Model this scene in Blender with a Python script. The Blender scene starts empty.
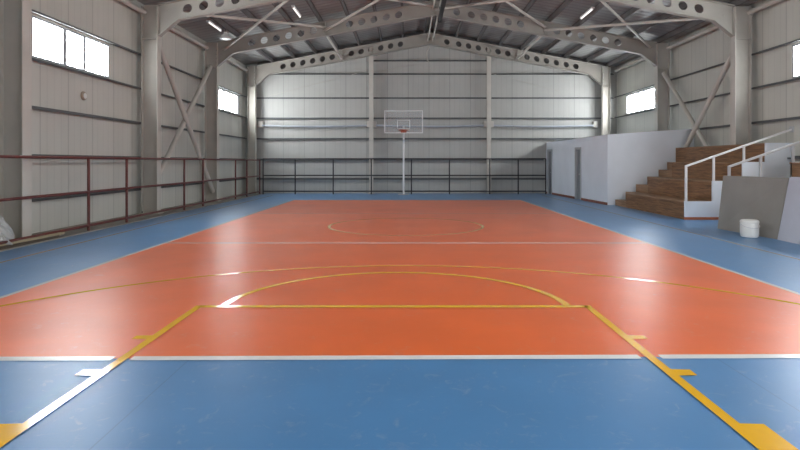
import bpy, bmesh, math, random
from mathutils import Vector, Matrix
random.seed(7)
C = bpy.context.scene.collection
PI = math.pi

# ------------------------------------------------------------------ materials
def new_mat(name):
    m = bpy.data.materials.new(name); m.use_nodes = True
    nt = m.node_tree
    return m, nt, nt.nodes['Principled BSDF']

def N(nt, t, **kw):
    n = nt.nodes.new(t)
    for k, v in kw.items(): setattr(n, k, v)
    return n

def math_node(nt, op, a, b=None, c=None):
    n = N(nt, 'ShaderNodeMath', operation=op)
    for i, v in enumerate((a, b, c)):
        if v is None: continue
        if isinstance(v, (int, float)): n.inputs[i].default_value = v
        else: nt.links.new(v, n.inputs[i])
    return n.outputs[0]

def paint(name, col, rough=.5, var=.08, scale=3., spec=.5, metal=0., bump=0., stretch=None):
    """plain painted / coated surface with a little uneven tone"""
    m, nt, b = new_mat(name)
    geo = N(nt, 'ShaderNodeNewGeometry')
    src = geo.outputs['Position']
    if stretch:
        mp = N(nt, 'ShaderNodeMapping'); mp.inputs['Scale'].default_value = stretch
        nt.links.new(src, mp.inputs['Vector']); src = mp.outputs[0]
    no = N(nt, 'ShaderNodeTexNoise'); no.inputs['Scale'].default_value = scale
    no.inputs['Detail'].default_value = 5
    nt.links.new(src, no.inputs['Vector'])
    r = N(nt, 'ShaderNodeValToRGB')
    r.color_ramp.elements[0].position = .3; r.color_ramp.elements[1].position = .7
    r.color_ramp.elements[0].color = tuple(c*(1-var) for c in col)+(1,)
    r.color_ramp.elements[1].color = tuple(min(1, c*(1+var)) for c in col)+(1,)
    nt.links.new(no.outputs['Fac'], r.inputs['Fac'])
    nt.links.new(r.outputs[0], b.inputs['Base Color'])
    b.inputs['Roughness'].default_value = rough
    b.inputs['Metallic'].default_value = metal
    b.inputs['Specular IOR Level'].default_value = spec
    if bump:
        bp = N(nt, 'ShaderNodeBump'); bp.inputs['Strength'].default_value = bump
        bp.inputs['Distance'].default_value = .01
        nt.links.new(no.outputs['Fac'], bp.inputs['Height']); nt.links.new(bp.outputs[0], b.inputs['Normal'])
    return m

def court_mat(name, col, rough=.3, seams=True, scuff=.35):
    """poured sports floor: satin, faint scuffs, lengthwise sheet joints every 4.04 m"""
    m, nt, b = new_mat(name)
    geo = N(nt, 'ShaderNodeNewGeometry'); P = geo.outputs['Position']
    sep = N(nt, 'ShaderNodeSeparateXYZ'); nt.links.new(P, sep.inputs[0])
    n1 = N(nt, 'ShaderNodeTexNoise'); n1.inputs['Scale'].default_value = 1.1; n1.inputs['Detail'].default_value = 6
    n2 = N(nt, 'ShaderNodeTexNoise'); n2.inputs['Scale'].default_value = 7; n2.inputs['Detail'].default_value = 8
    n2.inputs['Roughness'].default_value = .7; n2.inputs['Distortion'].default_value = 1.2
    for n in (n1, n2): nt.links.new(P, n.inputs['Vector'])
    r = N(nt, 'ShaderNodeValToRGB')
    r.color_ramp.elements[0].position = .3; r.color_ramp.elements[1].position = .72
    r.color_ramp.elements[0].color = tuple(c*.93 for c in col)+(1,)
    r.color_ramp.elements[1].color = tuple(min(1, c*1.07) for c in col)+(1,)
    nt.links.new(n1.outputs['Fac'], r.inputs['Fac'])
    # pale dusty scuffs
    rs = N(nt, 'ShaderNodeValToRGB')
    rs.color_ramp.elements[0].position = .57; rs.color_ramp.elements[0].color = (0, 0, 0, 1)
    rs.color_ramp.elements[1].position = .80; rs.color_ramp.elements[1].color = (scuff,)*3+(1,)
    nt.links.new(n2.outputs['Fac'], rs.inputs['Fac'])
    mx = N(nt, 'ShaderNodeMix', data_type='RGBA')
    nt.links.new(rs.outputs[0], mx.inputs['Factor']); nt.links.new(r.outputs[0], mx.inputs[6])
    mx.inputs[7].default_value = (.62, .55, .5, 1)
    out = mx.outputs[2]
    if seams:
        x = math_node(nt, 'ADD', sep.outputs[0], 1.67 + 4.04*20)
        x = math_node(nt, 'MODULO', x, 4.04)
        d = math_node(nt, 'MINIMUM', x, math_node(nt, 'SUBTRACT', 4.04, x))
        s = math_node(nt, 'LESS_THAN', d, .0045)
        s = math_node(nt, 'MULTIPLY', s, .3)
        m2 = N(nt, 'ShaderNodeMix', data_type='RGBA')
        nt.links.new(s, m2.inputs['Factor']); nt.links.new(out, m2.inputs[6])
        m2.inputs[7].default_value = tuple(c*.25 for c in col)+(1,)
        out = m2.outputs[2]
    nt.links.new(out, b.inputs['Base Color'])
    rr = N(nt, 'ShaderNodeMapRange'); rr.inputs['To Min'].default_value = rough-.04; rr.inputs['To Max'].default_value = rough+.06
    nt.links.new(n2.outputs['Fac'], rr.inputs['Value']); nt.links.new(rr.outputs[0], b.inputs['Roughness'])
    b.inputs['Specular IOR Level'].default_value = .55
    b.inputs['Sheen Weight'].default_value = .13; b.inputs['Sheen Roughness'].default_value = .2
    b.inputs['Sheen Tint'].default_value = (.85, .87, .9, 1)
    return m

def panel_mat(name, col, axis, pitch=1.0, rough=.38, dark=.78):
    """insulated wall panel: vertical joints each metre, shallow ribs"""
    m, nt, b = new_mat(name)
    geo = N(nt, 'ShaderNodeNewGeometry'); P = geo.outputs['Position']
    sep = N(nt, 'ShaderNodeSeparateXYZ'); nt.links.new(P, sep.inputs[0])
    u = math_node(nt, 'ADD', sep.outputs[axis], 40.)
    k = math_node(nt, 'FLOOR', math_node(nt, 'DIVIDE', u, pitch))
    wn = N(nt, 'ShaderNodeTexWhiteNoise', noise_dimensions='1D'); nt.links.new(k, wn.inputs['W'])
    f = math_node(nt, 'MODULO', u, pitch)
    joint = math_node(nt, 'LESS_THAN', f, .028)
    rib = math_node(nt, 'PINGPONG', u, pitch/8)
    ribm = math_node(nt, 'LESS_THAN', rib, .02)
    mp = N(nt, 'ShaderNodeMapping'); mp.inputs['Scale'].default_value = (1.6, 1.6, .35)
    nt.links.new(P, mp.inputs['Vector'])
    no = N(nt, 'ShaderNodeTexNoise'); no.inputs['Scale'].default_value = 1.4; no.inputs['Detail'].default_value = 5
    nt.links.new(mp.outputs[0], no.inputs['Vector'])
    t = math_node(nt, 'MULTIPLY_ADD', wn.outputs['Value'], .10, .90)
    t = math_node(nt, 'MULTIPLY', t, math_node(nt, 'MULTIPLY_ADD', no.outputs['Fac'], .16, .92))
    t = math_node(nt, 'MULTIPLY', t, math_node(nt, 'MULTIPLY_ADD', joint, dark-1, 1.))
    t = math_node(nt, 'MULTIPLY', t, math_node(nt, 'MULTIPLY_ADD', ribm, -.05, 1.))
    vm = N(nt, 'ShaderNodeVectorMath', operation='SCALE'); vm.inputs[0].default_value = col
    nt.links.new(t, vm.inputs['Scale']); nt.links.new(vm.outputs[0], b.inputs['Base Color'])
    b.inputs['Roughness'].default_value = rough
    bp = N(nt, 'ShaderNodeBump'); bp.inputs['Strength'].default_value = .5; bp.inputs['Distance'].default_value = .01
    h = math_node(nt, 'MULTIPLY_ADD', ribm, .3, math_node(nt, 'MULTIPLY', joint, -1.))
    nt.links.new(h, bp.inputs['Height']); nt.links.new(bp.outputs[0], b.inputs['Normal'])
    return m

def roof_mat(name, col):
    m, nt, b = new_mat(name)
    geo = N(nt, 'ShaderNodeNewGeometry'); P = geo.outputs['Position']
    sep = N(nt, 'ShaderNodeSeparateXYZ'); nt.links.new(P, sep.inputs[0])
    p = math_node(nt, 'PINGPONG', math_node(nt, 'ADD', sep.outputs[1], 40.), .16)
    rib = N(nt, 'ShaderNodeMapRange'); rib.inputs['From Min'].default_value = .04; rib.inputs['From Max'].default_value = .08
    nt.links.new(p, rib.inputs['Value'])
    no = N(nt, 'ShaderNodeTexNoise'); no.inputs['Scale'].default_value = .9; no.inputs['Detail'].default_value = 4
    nt.links.new(P, no.inputs['Vector'])
    t = math_node(nt, 'MULTIPLY_ADD', no.outputs['Fac'], .3, .85)
    t = math_node(nt, 'MULTIPLY', t, math_node(nt, 'MULTIPLY_ADD', rib.outputs[0], .14, .86))
    vm = N(nt, 'ShaderNodeVectorMath', operation='SCALE'); vm.inputs[0].default_value = col
    nt.links.new(t, vm.inputs['Scale']); nt.links.new(vm.outputs[0], b.inputs['Base Color'])
    b.inputs['Roughness'].default_value = .42
    bp = N(nt, 'ShaderNodeBump'); bp.inputs['Strength'].default_value = .6; bp.inputs['Distance'].default_value = .03
    nt.links.new(rib.outputs[0], bp.inputs['Height']); nt.links.new(bp.outputs[0], b.inputs['Normal'])
    return m

def wood_mat(name, col, dark):
    m, nt, b = new_mat(name)
    geo = N(nt, 'ShaderNodeNewGeometry'); P = geo.outputs['Position']
    mp = N(nt, 'ShaderNodeMapping'); mp.inputs['Scale'].default_value = (3., .55, 9.)
    nt.links.new(P, mp.inputs['Vector'])
    no = N(nt, 'ShaderNodeTexNoise'); no.inputs['Scale'].default_value = 2.6; no.inputs['Detail'].default_value = 9
    no.inputs['Roughness'].default_value = .7; no.inputs['Distortion'].default_value = .8
    nt.links.new(mp.outputs[0], no.inputs['Vector'])
    r = N(nt, 'ShaderNodeValToRGB')
    r.color_ramp.elements[0].position = .34; r.color_ramp.elements[1].position = .66
    r.color_ramp.elements[0].color = dark+(1,); r.color_ramp.elements[1].color = col+(1,)
    nt.links.new(no.outputs['Fac'], r.inputs['Fac']); nt.links.new(r.outputs[0], b.inputs['Base Color'])
    b.inputs['Roughness'].default_value = .55
    return m

def emit_mat(name, col, strength):
    m, nt, b = new_mat(name)
    b.inputs['Base Color'].default_value = (.8, .8, .8, 1)
    b.inputs['Emission Color'].default_value = col+(1,)
    b.inputs['Emission Strength'].default_value = strength
    b.inputs['Roughness'].default_value = .2
    return m

def clear_mat(name, col, alpha):
    m, nt, b = new_mat(name)
    b.inputs['Base Color'].default_value = col+(1,)
    b.inputs['Roughness'].default_value = .12
    b.inputs['Alpha'].default_value = alpha
    return m

M = {}
M['blue'] = court_mat('blue court floor', (.068, .225, .46), .36)
M['orange'] = court_mat('orange court floor', (.80, .14, .022), .36, seams=False)
M['white_line'] = paint('white line paint', (.80, .80, .78), .22, .04)
M['yellow_line'] = paint('yellow line paint', (.86, .47, .015), .17, .06)
M['thin_line'] = paint('pale yellow line paint', (.66, .46, .2), .26, .06)
M['faint_white'] = paint('worn white line paint', (.90, .74, .70), .26, .06)
M['concrete'] = paint('concrete', (.33, .31, .27), .8, .15, 4., bump=.3)
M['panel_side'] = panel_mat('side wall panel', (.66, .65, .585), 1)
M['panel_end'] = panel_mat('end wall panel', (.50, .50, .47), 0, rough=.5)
M['roof'] = roof_mat('roof sheet', (.36, .36, .345))
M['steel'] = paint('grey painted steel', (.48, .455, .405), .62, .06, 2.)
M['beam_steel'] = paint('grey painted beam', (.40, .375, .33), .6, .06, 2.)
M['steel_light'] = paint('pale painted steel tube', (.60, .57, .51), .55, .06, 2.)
M['girt'] = paint('dark galvanised steel', (.13, .135, .135), .6, .15, 3., metal=.25)
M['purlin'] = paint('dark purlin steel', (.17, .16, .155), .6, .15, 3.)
M['pale_tube'] = paint('pale blue grey tube', (.42, .45, .5), .4, .08, 3.)
M['red_rail'] = paint('dark red rail paint', (.15, .038, .03), .4, .15, 4.)
M['shaded_rail'] = paint('shaded rail paint', (.03, .026, .03), .4, .15, 4.)  # same paint as the left railing, darkened for shade at the far end
M['white_board'] = paint('white painted board', (.83, .88, .94), .5, .03, 1.5)
M['white_metal'] = paint('white painted metal', (.80, .80, .79), .4, .03, 3.)
M['grey_metal'] = paint('grey painted metal', (.55, .55, .56), .4, .05, 3.)
M['white_plastic'] = paint('white plastic', (.80, .80, .76), .35, .04, 6.)
M['grey_board'] = paint('grey board', (.28, .262, .235), .7, .06, 2.)
M['pale_board'] = paint('pale grey board', (.52, .535, .60), .6, .05, 2.)
M['door_grey'] = paint('grey door', (.24, .26, .27), .5, .08, 2.)
M['door_frame'] = paint('light grey door frame', (.48, .50, .52), .45, .05, 2.)
M['brick_base'] = paint('red brown skirting', (.27, .10, .065), .6, .12, 5.)
M['orange_base'] = paint('orange red skirting', (.48, .15, .07), .6, .08, 4.)
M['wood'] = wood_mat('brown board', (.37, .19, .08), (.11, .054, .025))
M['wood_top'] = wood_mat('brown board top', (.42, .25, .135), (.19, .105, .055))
M['plank'] = wood_mat('pale planks', (.46, .38, .24), (.30, .24, .15))
M['plank_dark'] = wood_mat('dark planks', (.14, .10, .07), (.06, .045, .03))
M['orange_metal'] = paint('orange hoop metal', (.36, .10, .06), .4, .06)
M['black'] = paint('black plastic', (.012, .012, .013), .4, .1)
M['beige'] = paint('beige plastic', (.42, .34, .26), .5, .08)
M['frame_white'] = paint('window frame', (.30, .315, .33), .4, .04)
M['cloth'] = paint('white sheet plastic', (.50, .50, .48), .35, .1, 8., bump=.4)
M['pane'] = emit_mat('bright daylight glass', (.93, .97, 1.0), 42.)
M['tube'] = emit_mat('lit tube', (1., .97, .92), 1.1)
M['lens'] = emit_mat('lamp lens', (.9, .95, 1.), .45)
M['clear'] = clear_mat('clear backboard', (.75, .80, .84), .13)
M['hole_tag'] = M['steel']

# ------------------------------------------------------------------ mesh helpers
class MB:
    def __init__(s): s.bm = bmesh.new()
    def box(s, x0, x1, y0, y1, z0, z1):
        v = [s.bm.verts.new((x, y, z)) for x in (x0, x1) for y in (y0, y1) for z in (z0, z1)]
        for f in ((0,1,3,2), (4,6,7,5), (0,4,5,1), (2,3,7,6), (0,2,6,4), (1,5,7,3)):
            s.bm.faces.new([v[i] for i in f])
        return s
    def hexa(s, pts):           # 8 points, order as in box
        v = [s.bm.verts.new(p) for p in pts]
        for f in ((0,1,3,2), (4,6,7,5), (0,4,5,1), (2,3,7,6), (0,2,6,4), (1,5,7,3)):
            s.bm.faces.new([v[i] for i in f])
        return s
    def bar(s, p, q, w, h, up=(0, 0, 1)):
        p, q = Vector(p), Vector(q); d = (q-p).normalized(); u = Vector(up)
        if abs(d.dot(u)) > .98: u = Vector((1, 0, 0))
        a = d.cross(u).normalized(); b = a.cross(d)
        P = []
        for base in (p, q):
            for sa in (-1, 1):
                for sb in (-1, 1): P.append(base + a*sa*w/2 + b*sb*h/2)
        return s.hexa(P)
    def ring_tube(s, pts, r, n=12, closed=False):
        pts = [Vector(p) for p in pts]; rings = []
        rr = r if isinstance(r, (list, tuple)) else [r]*len(pts)
        prev = None
        for i, p in enumerate(pts):
            if closed: d = pts[(i+1) % len(pts)] - pts[i-1]
            else: d = pts[min(i+1, len(pts)-1)] - pts[max(i-1, 0)]
            d.normalize()
            if prev is None:
                u = Vector((0, 0, 1)) if abs(d.z) < .9 else Vector((1, 0, 0))
                a = d.cross(u).normalized()
            else:
                a = (prev - d*prev.dot(d)).normalized()
            prev = a; b = d.cross(a)
            rings.append([s.bm.verts.new(p + (a*math.cos(2*PI*k/n) + b*math.sin(2*PI*k/n))*rr[i]) for k in range(n)])
        m = len(rings)
        for i in range(m if closed else m-1):
            A, B = rings[i], rings[(i+1) % m]
            for k in range(n): s.bm.faces.new([A[k], A[(k+1) % n], B[(k+1) % n], B[k]])
        if not closed:
            s.bm.faces.new(rings[0]); s.bm.faces.new(rings[-1][::-1])
        return s
    def tube(s, p, q, r, n=12): return s.ring_tube([p, q], r, n)
    def lathe(s, c, prof, n=28, axis='z'):
        c = Vector(c); rings = []
        def at(r, h, a):
            x, y = r*math.cos(a), r*math.sin(a)
            return c + (Vector((x, y, h)) if axis == 'z' else Vector((h, x, y)) if axis == 'x' else Vector((x, h, y)))
        for r, h in prof:
            rings.append([s.bm.verts.new(at(max(r, 1e-4), h, 2*PI*k/n)) for k in range(n)])
        for A, B in zip(rings, rings[1:]):
            for k in range(n): s.bm.faces.new([A[k], A[(k+1) % n], B[(k+1) % n], B[k]])
        s.bm.faces.new(rings[0]); s.bm.faces.new(rings[-1][::-1])
        return s
    def prism(s, poly, d0, d1, axis):  # poly in the other two axes
        def P(a, b, d): return (d, a, b) if axis == 0 else (a, d, b) if axis == 1 else (a, b, d)
        A = [s.bm.verts.new(P(a, b, d0)) for a, b in poly]; B = [s.bm.verts.new(P(a, b, d1)) for a, b in poly]
        n = len(poly)
        s.bm.faces.new(A); s.bm.faces.new(B[::-1])
        for i in range(n): s.bm.faces.new([A[i], A[(i+1) % n], B[(i+1) % n], B[i]])
        return s
    def flat(s, pts, z): s.bm.faces.new([s.bm.verts.new((x, y, z)) for x, y in pts]); return s
    def split(s, name, mat, parent=None, smooth=False, bevel=0.):
        """each separate piece becomes a part of its own"""
        s.bm.verts.ensure_lookup_table(); seen = set(); out = []
        for v in s.bm.verts:
            if v in seen: continue
            st = [v]; isl = []; seen.add(v)
            while st:
                a = st.pop(); isl.append(a)
                for e in a.link_edges:
                    b = e.other_vert(a)
                    if b not in seen: seen.add(b); st.append(b)
            m = MB(); mp = {a: m.bm.verts.new(a.co) for a in isl}
            for f in {f for a in isl for f in a.link_faces}: m.bm.faces.new([mp[q] for q in f.verts])
            out.append(m.build(name, mat, parent, smooth, bevel))
        s.bm.free()
        return out
    def build(s, name, mat, parent=None, smooth=False, bevel=0.):
        bmesh.ops.recalc_face_normals(s.bm, faces=s.bm.faces)
        me = bpy.data.meshes.new(name); s.bm.to_mesh(me); s.bm.free()
        me.materials.append(M[mat] if isinstance(mat, str) else mat)
        if smooth:
            for p in me.polygons: p.use_smooth = True
        o = bpy.data.objects.new(name, me); C.objects.link(o)
        if parent is not None: o.parent = parent; o.matrix_parent_inverse = parent.matrix_world.inverted()
        if bevel:
            md = o.modifiers.new('edge', 'BEVEL'); md.width = bevel; md.segments = 2; md.limit_method = 'ANGLE'
        if smooth:
            md = o.modifiers.new('flat', 'EDGE_SPLIT'); md.split_angle = math.radians(40)
        return o

def tag(o, label, cat=None, group=None, kind=None):
    o['label'] = label
    if cat: o['category'] = cat
    if group: o['group'] = group
    if kind: o['kind'] = kind
    return o
def thing(name, loc, label, cat, group=None, kind=None):
    o = bpy.data.objects.new(name, None); C.objects.link(o); o.location = loc
    o.empty_display_size = .2
    bpy.context.view_layer.update()
    return tag(o, label, cat, group, kind)
def struct(o, label, cat): return tag(o, label, cat, None, 'structure')

# ------------------------------------------------------------------ numbers of the place
XL, XR = -7.82, 10.05          # inner faces of the long walls
CL, CR = -7.20, 9.40           # inner flange faces of the columns
YE, YS = 27.2, -1.1            # far end wall and the wall behind the camera
FRAMES = [10.68, 16.35, 21.42, 26.75]
RX, SL = 1.02, .19
def beam_top(x): return 7.62 - SL*abs(x-RX)
def roof_z(x): return 7.84 - SL*abs(x-RX)
WIN = [(0.9, 3.95), (11.72, 14.76), (22.75, 25.95)]
WZ0, WZ1 = 3.69, 4.56

# ------------------------------------------------------------------ floor and court paint
fl = struct(MB().box(XL-.3, XR+.3, YS-.2, YE+.3, -.2, 0).build('floor', 'blue'), 'blue sports hall floor around the orange court', 'floor')
SX0, SX1, SY0, SY1 = -4.52, 4.46, 4.35, 22.35
MB().flat([(SX0, SY0+.0095*SX0), (SX1, SY0+.0095*SX1), (SX1, SY1), (SX0, SY1)], .002).build('court_surface', 'orange', fl)['label'] = 'orange court rectangle'
KL, KR, FT = -2.18, 1.87, 5.88
def line(name, mat, quads, z=.004, label=None):
    mb = MB()
    for q in quads: mb.flat(q, z)
    bmesh.ops.remove_doubles(mb.bm, verts=mb.bm.verts, dist=1e-4)
    o = mb.build(name, mat, fl)
    if label: o['label'] = label
def rect(x0, x1, y0, y1): return [(x0, y0), (x1, y0), (x1, y1), (x0, y1)]
w = .045
def ey(x): return SY0 + .0095*x
line('white_line', 'white_line', [[(a, ey(a)-w), (b, ey(b)-w), (b, ey(b)+w), (a, ey(a)+w)] for a, b in ((SX0-w, KL-.08), (KL+.06, KR-.08), (KR+.08, SX1+w))], label='white end line nearest the viewer')
line('white_line', 'white_line', [rect(SX0-.03, SX0+.03, SY0, SY1)], label='white left sideline')
line('white_line', 'white_line', [rect(SX1-.03, SX1+.03, SY0, SY1)], label='white right sideline')
line('white_line', 'white_line', [rect(SX0, SX1, SY1-.04, SY1+.04)], label='white far end line')
line('white_line', 'faint_white', [rect(SX0, SX1, 10.45, 10.54)], label='white attack line nearer the viewer')
line('white_line', 'faint_white', [rect(SX0, SX1, 16.5, 16.56)], label='white attack line farther away')
def arc(cx, cy, r, a0, a1, wd, n=64):
    Q = []
    for i in range(n):
        a, b = a0+(a1-a0)*i/n, a0+(a1-a0)*(i+1)/n
        Q.append([(cx+(r+t)*math.cos(k), cy+(r+t)*math.sin(k)) for t, k in ((-wd, a), (wd, a), (wd, b), (-wd, b))])
    return Q
def block(x0, x1, y0, y1, sk=0.0): return [(x0, y0), (x1, y0+sk), (x1, y1-sk), (x0, y1)]
kw = .037
line('yellow_line', 'yellow_line', [rect(KL-kw, KL+kw, 1.2, FT+.04)], .006, 'yellow left line of the key')
line('yellow_line', 'yellow_line', [rect(KR-kw, KR+kw, 1.2, FT+.04)], .006, 'yellow right line of the key')
line('yellow_line', 'yellow_line', [rect(KL, KR, FT-.048, FT+.048)], .006, 'yellow free throw line')
line('yellow_line', 'yellow_line', arc(-.13, FT, 1.80, .02, PI-.02, .042), .006, 'yellow free throw half circle')
line('yellow_line', 'yellow_line', arc(-.03, 3.16, 5.03, .16, PI-.16, .032, 110), .0055, 'yellow long shot arc')
for s, kx in ((-1, KL), (1, KR)):
    for y0, y1, dx in ((4.79, 4.9, .17), (3.97, 4.10, .17), (2.80, 3.25, .17)):
        line('yellow_block', 'yellow_line', [[(kx, y0), (kx+s*dx, y0+.01), (kx+s*dx, y1-.01), (kx, y1)]], .0065)
line('yellow_line', 'thin_line', arc(-.05, 13.35, 1.80, 0, 2*PI, .032, 96), .0045, 'faint yellow centre circle')
line('yellow_line', 'thin_line', [rect(-6.13, -6.08, 2, 25.5)], .003, 'thin yellow outer line on the left')
line('yellow_line', 'thin_line', [rect(6.02, 6.06, 2, 25.5)], .003, 'thin yellow outer line on the right')
struct(MB().box(XL, -6.84, YS, YE, -.02, .02).build('trim_1', 'concrete'), 'bare concrete strip along the left wall under the red railing', 'strip')

# ------------------------------------------------------------------ walls, roof
def wall_x(name, x0, x1, holes, mat, label):
    ys = sorted({YS, YE, *[h[0] for h in holes], *[h[1] for h in holes]}); top = roof_z(x0 if abs(x0) < abs(x1) else x1)+.02
    mb = MB()
    for a, b in zip(ys, ys[1:]):
        if any(h[0] <= a and b <= h[1] for h in holes):
            mb.box(x0, x1, a, b, 0, WZ0); mb.box(x0, x1, a, b, WZ1, top)
        else: mb.box(x0, x1, a, b, 0, top)
    return struct(mb.build(name, mat), label, 'wall')
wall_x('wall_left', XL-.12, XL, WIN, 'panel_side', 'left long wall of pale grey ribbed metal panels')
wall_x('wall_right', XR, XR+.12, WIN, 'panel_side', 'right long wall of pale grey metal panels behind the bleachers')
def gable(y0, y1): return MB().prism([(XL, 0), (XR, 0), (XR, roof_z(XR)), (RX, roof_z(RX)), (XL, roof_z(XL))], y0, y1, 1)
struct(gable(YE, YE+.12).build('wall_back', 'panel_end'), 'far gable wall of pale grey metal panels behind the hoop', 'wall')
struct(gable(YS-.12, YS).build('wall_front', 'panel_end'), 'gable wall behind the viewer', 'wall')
struct(MB().prism([(XL-.2, roof_z(XL-.2)), (RX, roof_z(RX)), (XR+.2, roof_z(XR+.2)), (XR+.2, roof_z(XR+.2)+.1), (RX, roof_z(RX)+.1), (XL-.2, roof_z(XL-.2)+.1)],
    YS-.2, YE+.2, 1).build('ceiling', 'roof'), 'dark grey ribbed metal roof sheets above the purlins', 'ceiling')

# windows
k = 0
for side, x in (('left', XL), ('right', XR)):
    for i, (a, b) in enumerate(WIN):
        if i == 0 and False: continue
        k += 1
        s = 1 if side == 'left' else -1
        xo = x - s*.12
        lab = {('left', 1): 'three pane bright window high on the left wall, the big near one',
               ('left', 2): 'small looking bright window far along the left wall',
               ('right', 1): 'bright window cut off by the right edge of the picture',
               ('right', 2): 'bright window far along the right wall above the white partition',
               ('left', 0): 'left wall window beside the viewer', ('right', 0): 'right wall window beside the viewer'}[(side, i)]
        wd = thing('window_%d' % k, (x, (a+b)/2, WZ0), lab, 'window', None, 'structure')
        lo, hi = sorted((xo+s*.03, x+s*.012))
        L = b-a; m1, m2 = a+L*.375, a+L*.63
        t = .045
        f = MB()
        f.box(lo, hi, a, a+t, WZ0, WZ1).box(lo, hi, b-t, b, WZ0, WZ1).box(lo, hi, a+t, b-t, WZ0, WZ0+t).box(lo, hi, a+t, b-t, WZ1-t, WZ1)
        f.box(lo, hi, m1-.06, m1+.06, WZ0+t, WZ1-t).box(lo, hi, m2-.045, m2+.045, WZ0+t, WZ1-t)
        f.build('window_frame', 'frame_white', wd)
        pl, ph = sorted((xo+s*.045, xo+s*.055))
        for p, q in ((a+t, m1-.06), (m1+.06, m2-.045), (m2+.045, b-t)):
            MB().box(pl, ph, p, q, WZ0+t, WZ1-t).build('window_pane', 'pane', wd)

# ------------------------------------------------------------------ steel frames
ORD = ['nearest', 'second', 'third', 'farthest']
def column(side, i):
    y = FRAMES[i]; x = CL if side == 'left' else (CR if i < 3 else CR-.22); s = -1 if side == 'left' else 1
    zt = beam_top(x)-.02
    xo = x + s*(.46 if i < 3 else .36)
    pos = {('left', 0): 'grey steel column at the left edge of the picture', ('left', 1): 'tall grey steel column left of the diagonal wall bracing',
           ('left', 2): 'grey steel column just beyond the left wall bracing', ('left', 3): 'grey steel column in the far left corner',
           ('right', 1): 'tall grey steel column above the bleachers on the right', ('right', 2): 'grey steel column at the far end of the right wall bracing',
           ('right', 3): 'grey steel column in the far right corner behind the partition'}[(side, i)]
    o = thing('steel_column', (x+s*.23, y, 0.02), pos, 'column', None, 'thing')
    z0 = .05
    def sb(a, b, *r): lo, hi = sorted((a, b)); return MB().box(lo, hi, *r)
    sb(x+s*.018, xo-s*.018, y-.007, y+.007, z0, zt).build('web', 'steel', o)
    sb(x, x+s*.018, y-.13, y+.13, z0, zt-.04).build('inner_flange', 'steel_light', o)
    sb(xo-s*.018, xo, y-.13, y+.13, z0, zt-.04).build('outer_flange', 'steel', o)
    sb(x-s*.06, xo+s*.02, y-.17, y+.17, .0, z0).build('base_plate', 'steel', o); b = MB()
    for dx in (.0, .42):
        for dy in (-.15, .15): b.lathe((x+s*dx, y+dy, z0), [(.016, 0), (.016, .035), (.01, .045)], 8)
    b.split('anchor_bolt', 'girt', o)
    m = MB()
    for kk in range(5):
        for dy in (-.07,): m.lathe((x+s*.05, y-.02, 5.1+kk*.16), [(.02, -.012), (.02, .012)], 8, 'y')
    sb(x+s*.02, xo-s*.02, y-.12, y+.12, 5.05, 5.07).build('stiffener', 'steel', o)
    m.split('bolt', 'girt', o)
    return o
for i in range(4): column('left', i)
for i in range(1, 4): column('right', i)

def rafter(side, i):
    y = FRAMES[i]
    s = -1 if side == 'left' else 1
    xa = CL if side == 'left' else (CR if i < 3 else CR-.22)
    D = .54
    lab = {1: 'nearest', 2: 'middle', 3: 'farthest'}[i]
    o = thing('roof_beam', (xa, y, beam_top(xa)), '%s frame\'s %s sloping roof beam with a row of round holes' % (lab, side), 'beam', None, 'thing')
    zt = lambda x: beam_top(x)
    bm = bmesh.new()
    def V(x, wv): return bm.verts.new((x, y, zt(x)-wv))
    def quad(xa_, xb_, w0=.0, w1=D):
        bm.faces.new([V(xa_, w0), V(xb_, w0), V(xb_, w1), V(xa_, w1)])
    offs = [(.82 if side == 'right' else None)] + [1.38 + .465*j for j in range(6)]
    if i == 2: offs = [v for v in offs if v is None or v < 3.5]
    offs = [v for v in offs if v] + [4.61 + .465*j for j in range(7 if i == 1 else 6)]
    half = .2325; r = .13
    cur = 0.0; end = abs(xa-RX)
    for c in offs:
        a = c-half
        if a > cur+1e-4: quad(RX+s*cur, RX+s*a)
        n = 24
        xc = RX + s*c
        inner, outer = [], []
        for q in range(n):
            ang = 2*PI*q/n + PI/4
            ca, sa = math.cos(ang), math.sin(ang)
            mx_ = max(abs(ca), abs(sa))
            inner.append(V(xc + r*ca, D/2 + r*sa)); outer.append(V(xc + half*ca/mx_, D/2 + D/2*sa/mx_))
        for q in range(n): bm.faces.new([inner[q], inner[(q+1) % n], outer[(q+1) % n], outer[q]])
        cur = c+half
    quad(RX+s*cur, xa)
    # haunch under the eave end
    bm.faces.new([V(xa, D), V(RX+s*(end-.58), D), bm.verts.new((xa, y, 5.14))])
    web = MB(); web.bm.free(); web.bm = bm
    wo = web.build('web', 'beam_steel', o)
    sd = wo.modifiers.new('thickness', 'SOLIDIFY'); sd.thickness = .014; sd.offset = 0
    def P(x, dz): return (x, y, zt(x)-dz)
    MB().bar(P(RX, .01), P(xa, .01), .2, .02).build('top_flange', 'beam_steel', o)
    MB().bar(P(RX, D), P(RX+s*(end-.58), D), .2, .022).build('bottom_flange', 'beam_steel', o)
    MB().bar(P(RX+s*(end-.59), D), (xa, y, 5.14), .2, .022).build('haunch_flange', 'beam_steel', o)
    e = MB()
    for cc in (0.006, 4.16):
        x = RX+s*cc
        e.hexa([(x+dx, y+dy, zt(x+dx)-dz) for dx in (-.014, .014) for dy in (-.1, .1) for dz in (D, 0)])
    e.split('splice_plate', 'beam_steel', o)
for i in (1, 2, 3):
    for sd_ in ('left', 'right'): rafter(sd_, i)

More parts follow.
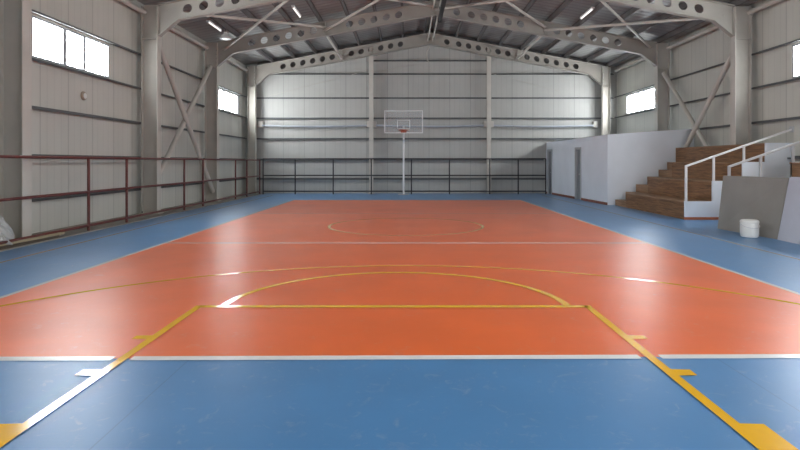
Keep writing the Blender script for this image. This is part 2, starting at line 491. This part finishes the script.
# eave struts
for side, x in (('left', XL+.20), ('right', XR-.20)):
    for i in range(3):
        a, b = FRAMES[i]+.02, FRAMES[i+1]-.02
        z = 5.83
        o = MB().tube((x, a, z), (x, b, z), .075, 14).build('eave_strut', 'steel_light', smooth=True)
        tag(o, 'pale round eave tube on the %s wall between %s and %s columns' % (side, ORD[i], ORD[i+1]), 'tube', None, 'thing')
        MB().box(x-.1, x+.1, a-.0, a+.014, z-.1, z+.1).box(x-.1, x+.1, b-.014, b, z-.1, z+.1).split('end_plate', 'steel', o)
# wall cross bracing between second and third columns
for side, x, s in (('left', CL-.2, 1), ('right', CR+.2, -1)):
    ya, yb = FRAMES[1]+.12, FRAMES[2]-.12
    for j, (za, zb) in enumerate(((5.15, .4), (.75, 5.1)) if side == 'left' else ((4.85, .2), (.35, 4.85))):
        xx = x + s*(.045 if j == 0 else -.045)
        lab = 'diagonal wall brace on the %s wall %s' % (side, 'falling away from the viewer' if j == 0 else 'rising away from the viewer')
        o = MB().tube((xx, ya, za), (xx, yb, zb), .082, 14).build('wall_brace', 'steel_light', smooth=True)
        tag(o, lab, 'brace', None, 'thing')
        d = Vector((0, yb-ya, zb-za)).normalized(); g = MB()
        g.bar(Vector((xx, ya, za))-d*.06, Vector((xx, ya, za))+d*.25, .015, .18); g.bar(Vector((xx, yb, zb))-d*.25, Vector((xx, yb, zb))+d*.06, .015, .18)
        g.split('gusset', 'steel', o)
# roof cross bracing
QL, QR = RX-4.16, RX+4.16
panels = [('left eave', CL+.25, QL), ('left ridge', QL, RX), ('right ridge', RX, QR), ('right eave', QR, CR-.25)]
for nm, xa, xb in panels:
    za, zb = beam_top(xa)-.22, beam_top(xb)-.22
    ya, yb = FRAMES[1]+.05, FRAMES[2]-.05
    for (p, q, dz, wd) in (((xa, ya, za), (xb, yb, zb), 0, 'slanting right'), ((xb, ya, zb), (xa, yb, za), -.12, 'slanting left')):
        p = Vector(p)+Vector((0, 0, dz)); q = Vector(q)+Vector((0, 0, dz))
        o = MB().tube(p, q, .047, 12).build('roof_brace', 'steel_light', smooth=True)
        tag(o, 'pale diagonal roof brace in the %s panel %s toward the far end' % (nm, wd), 'brace', None, 'thing')
        d = (q-p).normalized()
        MB().bar(p-d*.05, p+d*.2, .16, .014).bar(q-d*.2, q+d*.05, .16, .014).split('gusset', 'steel', o)
# dark strip added behind the far beams as shade for their holes
struct(MB().prism([(CL, beam_top(CL)-.5), (RX, beam_top(RX)-.5), (CR, beam_top(CR)-.5), (CR, beam_top(CR)+.2), (RX, beam_top(RX)+.2), (CL, beam_top(CL)+.2)], YE-.19, YE-.16, 1).build('shade_strip', 'purlin'),
       'added dark strip for shade along the gable wall behind the far roof beams', 'shade strip')
# lengthwise struts between the two far frames
for nm, x in (('left', QL), ('right', QR)):
    z = beam_top(x)-.42
    o = MB().tube((x, FRAMES[2]+.02, z), (x, FRAMES[3]-.02, z), .05, 12).build('roof_strut', 'steel_light', smooth=True)
    tag(o, 'short pale roof strut joining the two far beams, %s of the ridge' % nm, 'strut', None, 'thing')
    MB().box(x-.1, x+.1, FRAMES[2]+.01, FRAMES[2]+.024, z-.1, z+.1).box(x-.1, x+.1, FRAMES[3]-.024, FRAMES[3]-.01, z-.1, z+.1).split('end_plate', 'steel', o)
for j, dx in enumerate((-.07, .16)):
    o = MB().tube((RX+dx, FRAMES[1]+.05, 7.28), (RX+dx, FRAMES[3]-.02, 7.28), .035, 12).build('ridge_strut', 'steel_light', smooth=True)
    tag(o, 'thin pale tube along the roof ridge, %s of the pair' % ('left one' if j == 0 else 'right one'), 'strut', None, 'thing')
    MB().box(RX+dx-.06, RX+dx+.06, FRAMES[3]-.035, FRAMES[3]-.02, 7.2, 7.36).split('end_plate', 'steel', o)
# black cable duct slung beneath the ridge
o = thing('cable_duct', (1.17, 18.5, 6.7), 'black cable duct hanging under the roof ridge', 'duct', None, 'thing')
MB().box(1.10, 1.24, 15.6, 21.0, 6.70, 6.74).box(1.10, 1.12, 15.6, 21.0, 6.74, 6.82).box(1.22, 1.24, 15.6, 21.0, 6.74, 6.82).build('tray', 'black', o)
MB().ring_tube([(1.14, 15.6, 6.78), (1.15, 18, 6.77), (1.14, 21.03, 6.78)], .016, 8).ring_tube([(1.19, 15.6, 6.78), (1.2, 18, 6.775), (1.19, 21.03, 6.78)], .014, 8).split('cable', 'white_metal', o, True)
MB().tube((1.17, 16.35, 6.8), (1.17, 16.35, 7.1), .012, 8).tube((1.17, 20.9, 6.8), (1.17, 20.9, 7.28), .012, 8).split('hanger', 'girt', o)
# bent stay from the ridge of the far frame to the gable wall
o = MB().ring_tube([(RX-.02, FRAMES[3]+.02, 7.0), (RX-.12, FRAMES[3]+.15, 6.75), (RX-.1, YE-.16, 6.38), (RX-.02, YE-.12, 6.33)], .035, 10).build('ridge_stay', 'steel', smooth=True)
tag(o, 'short bent steel stay dropping from the far roof ridge', 'stay', None, 'thing')

# purlins
OW = ['first', 'second', 'third', 'fourth', 'fifth', 'sixth', 'seventh', 'eighth', 'ninth']
for side, s, xe in (('left', -1, CL), ('right', 1, CR)):
    L = abs(xe-RX)
    for j in range(9):
        x = RX + s*(.22 + j*1.03)
        if abs(x-RX) > L+.2: continue
        zt = roof_z(x)-.005; zb = beam_top(x)+.002
        mb = MB()
        mb.box(x-.012, x+.012, FRAMES[0]-.6, YE, zb, zt-.004)
        mb.box(min(x, x+s*.045), max(x, x+s*.045), FRAMES[0]-.6, YE, zb, zb+.012)
        mb.box(min(x, x-s*.045), max(x, x-s*.045), FRAMES[0]-.6, YE, zt-.02-.012, zt-.02)
        o = mb.build('roof_purlin', 'purlin')
        tag(o, 'dark lengthwise roof purlin, %s down from the ridge on the %s slope' % (OW[j], side), 'purlin', 'roof purlins on the %s slope' % side, 'thing')

# girts on the walls
def girt_x(side, z, label, y0=FRAMES[0]-3, y1=YE-.1):
    x = XL if side == 'left' else XR; s = 1 if side == 'left' else -1
    def sb(m, a, b, *r): lo, hi = sorted((a, b)); m.box(lo, hi, *r)
    m = MB(); sb(m, x+s*.002, x+s*.145, y0, y1, z-.006, z+.006)
    sb(m, x+s*.138, x+s*.15, y0, y1, z-.036, z+.006); sb(m, x+s*.002, x+s*.014, y0, y1, z-.0, z+.05)
    tag(m.build('wall_girt', 'girt'), label, 'girt', None, 'thing')
for side in ('left', 'right'):
    for z, nm in ((.73, 'lowest, just above the floor'), (1.62, 'second from the floor'), (2.63, 'in the middle'), (3.63, 'just under the windows'), (4.62, 'just over the windows')):
        girt_x(side, z, 'dark horizontal girt along the %s wall, %s' % (side, nm))
EC = (-1.75, 3.86)
for z, nm, x0, x1 in ((.70, 'lowest, near the floor', XL+.2, 6.6), (1.62, 'at the height of the rail top', XL+.2, 6.5), (2.62, 'below the pale tubes', XL+.2, XR-.2),
                      (3.60, 'just above the pale tubes', XL+.2, XR-.2), (4.57, 'above the hoop backboard', XL+.2, XR-.2),
                      (5.72, 'level with the eaves', XL+.2, XR-.2), (6.36, 'short one up between the two gable posts', EC[0], EC[1])):
    m = MB(); m.box(x0, x1, YE-.145, YE-.002, z-.006, z+.006).box(x0, x1, YE-.15, YE-.138, z-.036, z+.006).box(x0, x1, YE-.014, YE-.002, z, z+.05)
    tag(m.build('wall_girt', 'girt'), 'dark horizontal girt on the far gable wall, %s' % nm, 'girt', None, 'thing')
# gable posts
for j, x in enumerate(EC):
    o = thing('gable_post', (x, YE-.28, .02), 'slim pale steel post on the far wall, %s of the hoop' % ('left' if j == 0 else 'right'), 'column', None, 'thing')
    zt = roof_z(x)-.3
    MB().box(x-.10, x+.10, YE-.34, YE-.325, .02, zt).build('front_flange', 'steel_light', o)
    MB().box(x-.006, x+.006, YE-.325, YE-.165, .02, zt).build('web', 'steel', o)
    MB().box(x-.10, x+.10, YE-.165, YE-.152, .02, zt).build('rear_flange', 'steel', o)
    MB().box(x-.16, x+.16, YE-.4, YE-.13, 0, .02).build('base_plate', 'steel', o)
# pale tubes strung across the far wall, with end brackets
for j, (x0, x1) in enumerate(((CL+.15, EC[0]-.12), (EC[0]+.14, EC[1]-.14), (EC[1]+.14, CR-.45))):
    z = 3.25; yy = YE-.22
    o = thing('wall_tube', ((x0+x1)/2, yy, z), 'pale horizontal tube with end brackets on the far wall, %s' % ('left bay' if j == 0 else 'middle bay behind the backboard' if j == 1 else 'right bay'), 'tube', None, 'thing')
    MB().ring_tube([(x0+(x1-x0)*t, yy, z-.05*math.sin(PI*t)) for t in [i/12 for i in range(13)]], .045, 10).build('tube', 'pale_tube', o, True)
    for x in (x0, x1):
        MB().box(x-.09, x+.09, yy-.05, YE-.002, z-.09, z+.20).split('bracket', 'steel_light', o, bevel=.01)
# thin cross rods high on the far gable wall
for j, (x0, z0, x1, z1) in enumerate(((CL+.5, 4.65, EC[0]-.1, 5.9), (EC[0]+.1, 5.8, RX, 6.3), (EC[1]+.1, 5.75, CR-2.2, 4.9))):
    o = MB().tube((x0, YE-.17, z0), (x1, YE-.17, z1), .008, 8).build('tie_rod', 'steel')
    tag(o, 'thin diagonal tie rod high on the far wall, %s' % ['left bay', 'middle bay', 'right bay'][j], 'rod', None, 'thing')

# ------------------------------------------------------------------ lights under the roof
for j, (x, y) in enumerate(((-6.63, 19.35), (-3.85, 19.5), (6.18, 19.5))):
    z = roof_z(x)-.235
    o = thing('tube_light', (x, y, z), ['thin white tube light under the roof by the left eave', 'white tube light under the left roof slope', 'white tube light under the right roof slope'][j], 'light', 'tube lights under the roof', 'thing')
    MB().box(x-.05, x+.05, y-.65, y+.65, z+.02, z+.06).build('housing', 'white_metal', o)
    MB().tube((x, y-.62, z), (x, y+.62, z), .026, 10).build('tube', 'tube', o, True)
    MB().box(x-.03, x+.03, y-.65, y-.62, z-.03, z+.03).box(x-.03, x+.03, y+.62, y+.65, z-.03, z+.03).split('cap', 'white_metal', o)
x, y, z = -6.46, 20.0, 5.86
o = thing('bay_lamp', (x, y, z), 'round white lamp hanging below the roof near the left eave', 'lamp', None, 'thing')
MB().lathe((x, y, z), [(.2, 0), (.21, .02), (.16, .10), (.07, .16), (.05, .24), (.0, .25)], 28).build('shade', 'white_metal', o, True)
MB().lathe((x, y, z-.02), [(.0, 0), (.15, .005), (.19, .02)], 28).build('lens', 'lens', o, True)
MB().tube((x, y, z+.24), (x, y, roof_z(x)), .012, 8).build('stem', 'girt', o)

# round vent on the left wall
o = thing('wall_vent', (XL, 13.6, 3.1), 'small round beige vent on the left wall under the big window', 'vent', None, 'thing')
MB().lathe((XL+.001, 13.6, 3.1), [(.11, 0), (.11, .02), (.085, .05), (.07, .05)], 26, 'x').build('vent_ring', 'beige', o, True)
MB().lathe((XL+.045, 13.6, 3.1), [(.07, 0), (.068, .012), (.0, .014)], 22, 'x').build('vent_cap', 'white_plastic', o, True)

# ------------------------------------------------------------------ railings
o = thing('pipe_railing', (-6.93, 14, .02), 'dark red three rail pipe railing along the left wall', 'railing', None, 'thing')
x = -6.93; y0, y1 = 5.0, 26.42
for z in (1.60, .86, .13):
    MB().tube((x, y0, z), (x, y1, z), .028, 12).build('rail', 'red_rail', o, True)
for y in (7.06, 8.72, 12.26, 13.92, 17.5, 19.1, 22.7, 24.3, 26.42):
    MB().tube((x, y, .02), (x, y, 1.60), .03, 12).build('post', 'red_rail', o, True)
o = thing('pipe_railing', (0, 26.45, 0), 'dark three rail pipe railing across the far wall behind the hoop', 'railing', None, 'thing')
y = 26.45
for z in (1.66, .88, .14):
    MB().tube((-6.78, y, z), (6.45, y, z), .03, 12).build('rail', 'shaded_rail', o, True)
for x in (-6.78, -5.28, -3.50, -1.72, .16, 1.94, 3.83, 5.16, 6.45):
    MB().tube((x, y, 0), (x, y, 1.66), .032, 12).build('post', 'shaded_rail', o, True)

# ------------------------------------------------------------------ basketball hoop
hx = -.20
o = thing('basketball_hoop', (hx, 26.1, 0), 'basketball hoop with clear backboard on a white pole at the far end', 'basketball hoop')
MB().tube((hx, 26.15, .02), (hx, 26.15, 3.05), .042, 16).build('pole', 'white_metal', o, True)
MB().box(hx-.25, hx+.25, 25.9, 26.35, 0, .03).build('base_plate', 'grey_metal', o, bevel=.008)
MB().bar((hx, 26.12, 3.02), (hx, 25.62, 3.10), .09, .09).build('arm', 'white_metal', o)
MB().bar((hx, 26.12, 2.4), (hx, 25.62, 3.0), .05, .05).build('arm', 'white_metal', o)
by, bx0, bx1, bz0, bz1 = 25.6, hx-.87, hx+.87, 2.82, 3.84
bb = MB().box(bx0, bx1, by, by+.012, bz0, bz1).build('backboard', 'clear', o)
bb['label'] = 'clear rectangular backboard'
t = .035
MB().box(bx0-.01, bx0+t, by-.015, by+.03, bz0-.01, bz1+.01).box(bx1-t, bx1+.01, by-.015, by+.03, bz0-.01, bz1+.01).box(bx0, bx1, by-.015, by+.03, bz0-.01, bz0+t).box(bx0, bx1, by-.015, by+.03, bz1-t, bz1+.01).build('board_frame', 'white_metal', bb)
q = .016
tx0, tx1, tz0, tz1 = hx-.295, hx+.295, 3.0, 3.42
MB().box(tx0, tx0+2*q, by-.004, by, tz0, tz1).box(tx1-2*q, tx1, by-.004, by, tz0, tz1).box(tx0, tx1, by-.004, by, tz0, tz0+2*q).box(tx0, tx1, by-.004, by, tz1-2*q, tz1).build('target_square', 'white_metal', bb)
rc = Vector((hx, by-.38, 2.93))
rim = MB().ring_tube([rc + Vector((.228*math.cos(2*PI*i/32), .228*math.sin(2*PI*i/32), 0)) for i in range(32)], .017, 8, True)
rim.bar(rc+Vector((-.1, .21, 0)), (hx-.1, by, 2.93), .03, .02).bar(rc+Vector((.1, .21, 0)), (hx+.1, by, 2.93), .03, .02).box(hx-.13, hx+.13, by-.02, by, 2.84, 2.99)
rim.build('rim', 'orange_metal', o, True)['label'] = 'orange ring'

# ------------------------------------------------------------------ white partition on the right
PX0, PY0 = 6.98, 19.82
PX1, PY1 = 6.66, YE
def pf(y, d=0.): return PX0 + (PX1-PX0)*(y-PY0)/(PY1-PY0) + d
doors = [(22.42, 23.06, 2.06), (26.28, 26.95, 2.06)]
ztop = lambda y: 2.47 - .03*(y-PY0)/(PY1-PY0)
mb = MB(); ys = sorted({PY0, PY1, *[v for d in doors for v in d[:2]]})
for a, b in zip(ys, ys[1:]):
    d = [q for q in doors if q[0] <= a and b <= q[1]]
    z0 = d[0][2] if d else 0
    mb.hexa([(pf(yy, dd), yy, zz if zz == z0 else ztop(yy)) for dd in (0, .1) for yy in (a, b) for zz in (z0, 9)])
struct(mb.build('wall_partition', 'white_board'), 'low white partition wall with two doors facing the court', 'wall')
struct(MB().hexa([(xx, yy, zz) for xx, zt in ((PX0+.001, 2.47), (XR-.03, 2.68)) for yy in (PY0-.05, PY0+.05) for zz in (0, zt)]).build('wall_inner', 'white_board'),
       'white partition wall facing the viewer at the end of the bleachers', 'wall')
bm_ = MB()
edges = [PY0-.05] + [v for d in doors for v in (d[0]-.05, d[1]+.05)] + [PY1]
for a, b in zip(edges[::2], edges[1::2]):
    b = min(b, PY1)
    if b-a < .02: continue
    bm_.hexa([(pf(yy, dd), yy, zz) for dd in (-.018, -.001) for yy in (a, b) for zz in (0, .09)])
struct(bm_.build('baseboard_partition', 'brick_base'), 'red brown skirting along the foot of the white partition', 'skirting')
for i, (a, b, zt) in enumerate(doors):
    o = thing('door_%d' % (i+1), (pf((a+b)/2), (a+b)/2, 0), ['grey door in the white partition nearer the bleachers', 'grey door in the white partition by the far wall'][i], 'door', None, 'structure')
    def slab(y0, y1, z0, z1, d0, d1): return MB().hexa([(pf(yy, dd), yy, zz) for dd in (d0, d1) for yy in (y0, y1) for zz in (z0, z1)])
    slab(a+.05, b-.05, .01, zt-.05, .055, .095).build('door_leaf', 'door_grey', o)
    f = slab(a-.04, a+.05, 0, zt+.04, -.025, .1)
    for q in ((b-.05, b+.04, 0, zt+.04, -.025, .1), (a-.04, b+.04, zt-.05, zt+.04, -.024, .1)):
        f.hexa([(pf(yy, dd), yy, zz) for dd in q[4:] for yy in q[:2] for zz in q[2:4]])
    f.build('door_frame', 'door_frame', o)
    hy = a+.14
    MB().tube((pf(hy, .055), hy, 1.02), (pf(hy, .0), hy, 1.02), .011, 8).tube((pf(hy, .0), hy, 1.02), (pf(hy+.12, .0), hy+.12, 1.02), .011, 8).build('door_handle', 'grey_metal', o)

# ------------------------------------------------------------------ bleachers
TZ = [.47, 1.0, 1.5, 2.0]
def bleacher(TX, y0, y1, cut, label, near_panel):
    o = thing('bleacher', (TX[0], (y0+y1)/2, 0), label, 'bleacher')
    yc = y1 - cut
    for i in range(4):
        xb = TX[i+1] if i < 3 else TX[3]+.035
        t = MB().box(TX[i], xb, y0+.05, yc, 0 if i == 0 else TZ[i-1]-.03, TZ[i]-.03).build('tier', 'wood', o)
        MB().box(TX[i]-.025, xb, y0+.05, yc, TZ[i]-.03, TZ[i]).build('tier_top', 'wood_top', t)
    if cut:
        H = [.20, .47, .73, 1.0, 1.24, 1.5]; XS = [TX[0], (TX[0]+TX[1])/2, TX[1], (TX[1]+TX[2])/2, TX[2], (TX[2]+TX[3])/2, TX[3]]
        for i in range(6):
            MB().box(XS[i], XS[i+1], yc+.002, y1-.06, 0, H[i]).build('step', 'wood_top', o)
        MB().box(TX[3], TX[3]+.035, yc+.002, y1-.06, 0, TZ[3]).build('back_board', 'wood', o)
    if near_panel is not None:
        X = TX+[XR-.002]
        poly = [(X[0], .07)]
        for i in range(4): poly += [(X[i], TZ[i]+.01), (X[i+1], TZ[i]+.01)]
        poly += [(X[4], .07)]
        MB().prism(poly, *near_panel, 1).build('side_panel', 'white_board', o)['label'] = 'white stepped side panel'
        MB().box(X[0]-.002, X[4], near_panel[0]-.004, near_panel[1], 0, .07).build('base_strip', 'orange_base', o)['label'] = 'orange base strip'
    return o
TXA, TXB = [7.23, 7.95, 8.74, 9.34], [7.42, 8.15, 8.90, 9.55]
bleacher(TXA, 14.75, 19.77, 1.05, 'brown stepped bleacher with white side panel against the white partition', (14.75, 14.80))
bleacher(TXB, 8.2, 13.15, 0, 'brown bleacher at the right edge behind the leaning boards', (13.10, 13.149))
# stair flight between the two bleachers
o = thing('stair_flight', (7.5, 14.1, 0), 'flight of brown steps between the two bleachers, behind the grey board', 'stairs')
for i in range(4):
    MB().box(8.25+.34*i, 8.25+.34*(i+1) if i < 3 else XR-.17, 13.17, 14.72, 0, .26*(i+1)).build('step', 'wood_top', o)

# handrails
def handrail(y, mat, label, X0, TX):
    o = thing('stair_handrail', (X0, y, .45), label, 'handrail')
    zr = lambda x: 1.39 + (x-X0)*.352
    xe = XR-.02
    MB().bar((X0-.025, y, zr(X0)), (xe, y, zr(xe)), .05, .05).build('rail', mat, o, bevel=.006)
    for x, tz in ((X0, TZ[0]), (TX[1]+.04, TZ[1]), (TX[2]+.04, TZ[2])):
        MB().box(x-.025, x+.025, y-.025, y+.025, tz+.012, zr(x)).build('post', mat, o)
    MB().box(xe-.012, xe+.02, y-.07, y+.07, zr(xe)-.08, zr(xe)+.08).build('wall_plate', 'grey_metal', o)
handrail(14.775, 'white_metal', 'white stair handrail at the end of the stepped bleacher', 7.27, TXA)
handrail(13.125, 'grey_metal', 'stair handrail rising behind the leaning grey board', 7.46, TXB)

# ------------------------------------------------------------------ loose things on the right
def leaning(name, b0, b1, t0, t1, th, mat, label):
    b0, b1, t0, t1 = map(Vector, (b0, b1, t0, t1))
    n = (b1-b0).cross(t0-b0).normalized()*th
    if n.x < 0: n = -n
    o = MB().hexa([b0, t0, b1, t1, b0+n, t0+n, b1+n, t1+n]).build(name, mat)
    return tag(o, label, 'board')
leaning('leaning_board', (7.00, 12.78, 0), (7.19, 11.0, 0), (7.13, 12.78, 1.2), (7.40, 11.0, 1.2), .03, 'grey_board', 'large grey board leaning behind the white bucket')
leaning('leaning_board', (7.17, 10.97, 0), (7.16, 10.36, 0), (7.39, 10.94, 1.22), (7.40, 10.05, 1.24), .03, 'pale_board', 'pale grey panel leaning at the right edge beside the grey board')
bx_, by_ = 6.86, 11.35
o = thing('paint_bucket', (bx_, by_, 0), 'white plastic bucket with a lid standing before the grey board', 'bucket')
MB().lathe((bx_, by_, 0), [(.135, 0), (.155, .012), (.166, .05), (.168, .15), (.166, .28), (.16, .295)], 36).build('tub', 'white_plastic', o, True)
MB().lathe((bx_, by_, .285), [(.162, 0), (.170, .006), (.171, .03), (.158, .055), (.135, .066), (.125, .058), (.0, .058)], 36).build('lid', 'white_plastic', o, True)
MB().ring_tube([(bx_+.176*math.cos(a), by_-.172*math.sin(a), .26-.07*math.sin(a)) for a in [PI*i/16 for i in range(17)]], .006, 8).build('handle', 'grey_metal', o, True)

# ------------------------------------------------------------------ loose things on the left
for j, (p, q, wd, th, mt, lab) in enumerate((
    ((-6.98, 8.9, .045), (-6.98, 11.15, .045), .22, .05, 'plank_dark', 'dark plank lying under the red railing, lowest of the heap'),
    ((-7.05, 9.2, .095), (-6.93, 11.25, .095), .2, .045, 'plank', 'long pale plank lying on top under the red railing'),
    ((-7.30, 9.0, .045), (-7.34, 11.0, .045), .16, .05, 'plank', 'pale plank on the floor between railing and left wall'))):
    tag(MB().bar(p, q, wd, th).build('wood_plank', mt, bevel=.004), lab, 'plank')
# crumpled white plastic sheet hung down beside the first column
bm = bmesh.new(); nu, nv = 22, 26; G = []
for i in range(nu+1):
    row = []
    for j in range(nv+1):
        u, v = i/nu, j/nv
        yy = 8.9 + 1.05*u + .25*v*u
        zz = .06 + .86*(1-v)*(1-.45*u*u) + .05*math.sin(9*u+3*v)
        xx = -7.22 + .26*v + .05*math.sin(13*u+5*v) + .035*math.sin(27*u-11*v)
        row.append(bm.verts.new((xx, yy, max(.03, zz))))
    G.append(row)
for i in range(nu):
    for j in range(nv): bm.faces.new([G[i][j], G[i+1][j], G[i+1][j+1], G[i][j+1]])
mb = MB(); mb.bm.free(); mb.bm = bm
o = mb.build('plastic_sheet', 'cloth', smooth=True)
sd = o.modifiers.new('thickness', 'SOLIDIFY'); sd.thickness = .012
tag(o, 'crumpled whitish plastic sheet slumped beside the left edge column', 'plastic sheet')

# ------------------------------------------------------------------ light
W = bpy.data.worlds.new('World'); bpy.context.scene.world = W; W.use_nodes = True
W.node_tree.nodes['Background'].inputs[0].default_value = (.75, .85, 1, 1)
W.node_tree.nodes['Background'].inputs[1].default_value = 1.0
def area(name, loc, rot, sx, sy, power, col=(1, 1, 1)):
    l = bpy.data.lights.new(name, 'AREA'); l.shape = 'RECTANGLE'; l.size = sx; l.size_y = sy; l.energy = power; l.color = col
    o = bpy.data.objects.new(name, l); C.objects.link(o); o.location = loc; o.rotation_euler = rot
    return o
area('rear_fill', (4.5, YS+.1, 1.9), (math.radians(98), 0, math.radians(6)), 8, 3.2, 600, (.97, .98, 1))  # unseen fill light added behind the camera; the wall has no doorway
area('overhead_fill', (3.5, 6.0, 7.1), (0, math.radians(-8), 0), 8, 7, 240, (1, .98, .95))  # soft fill added below the ridge, out of view, no fixture

cam = bpy.data.cameras.new('camera'); co = bpy.data.objects.new('camera', cam); C.objects.link(co)
co.location = (0, 0, 1.508); co.rotation_euler = (PI/2, 0, 0)
cam.sensor_width = 36; cam.lens = 565/800*36
cam.shift_x = -8/800; cam.shift_y = -63/800
cam.clip_end = 200; cam.clip_start = .05
bpy.context.scene.camera = co
sc = bpy.context.scene
sc.view_settings.view_transform = 'Standard'; sc.view_settings.look = 'None'
sc.view_settings.exposure = 0; sc.view_settings.gamma = 1
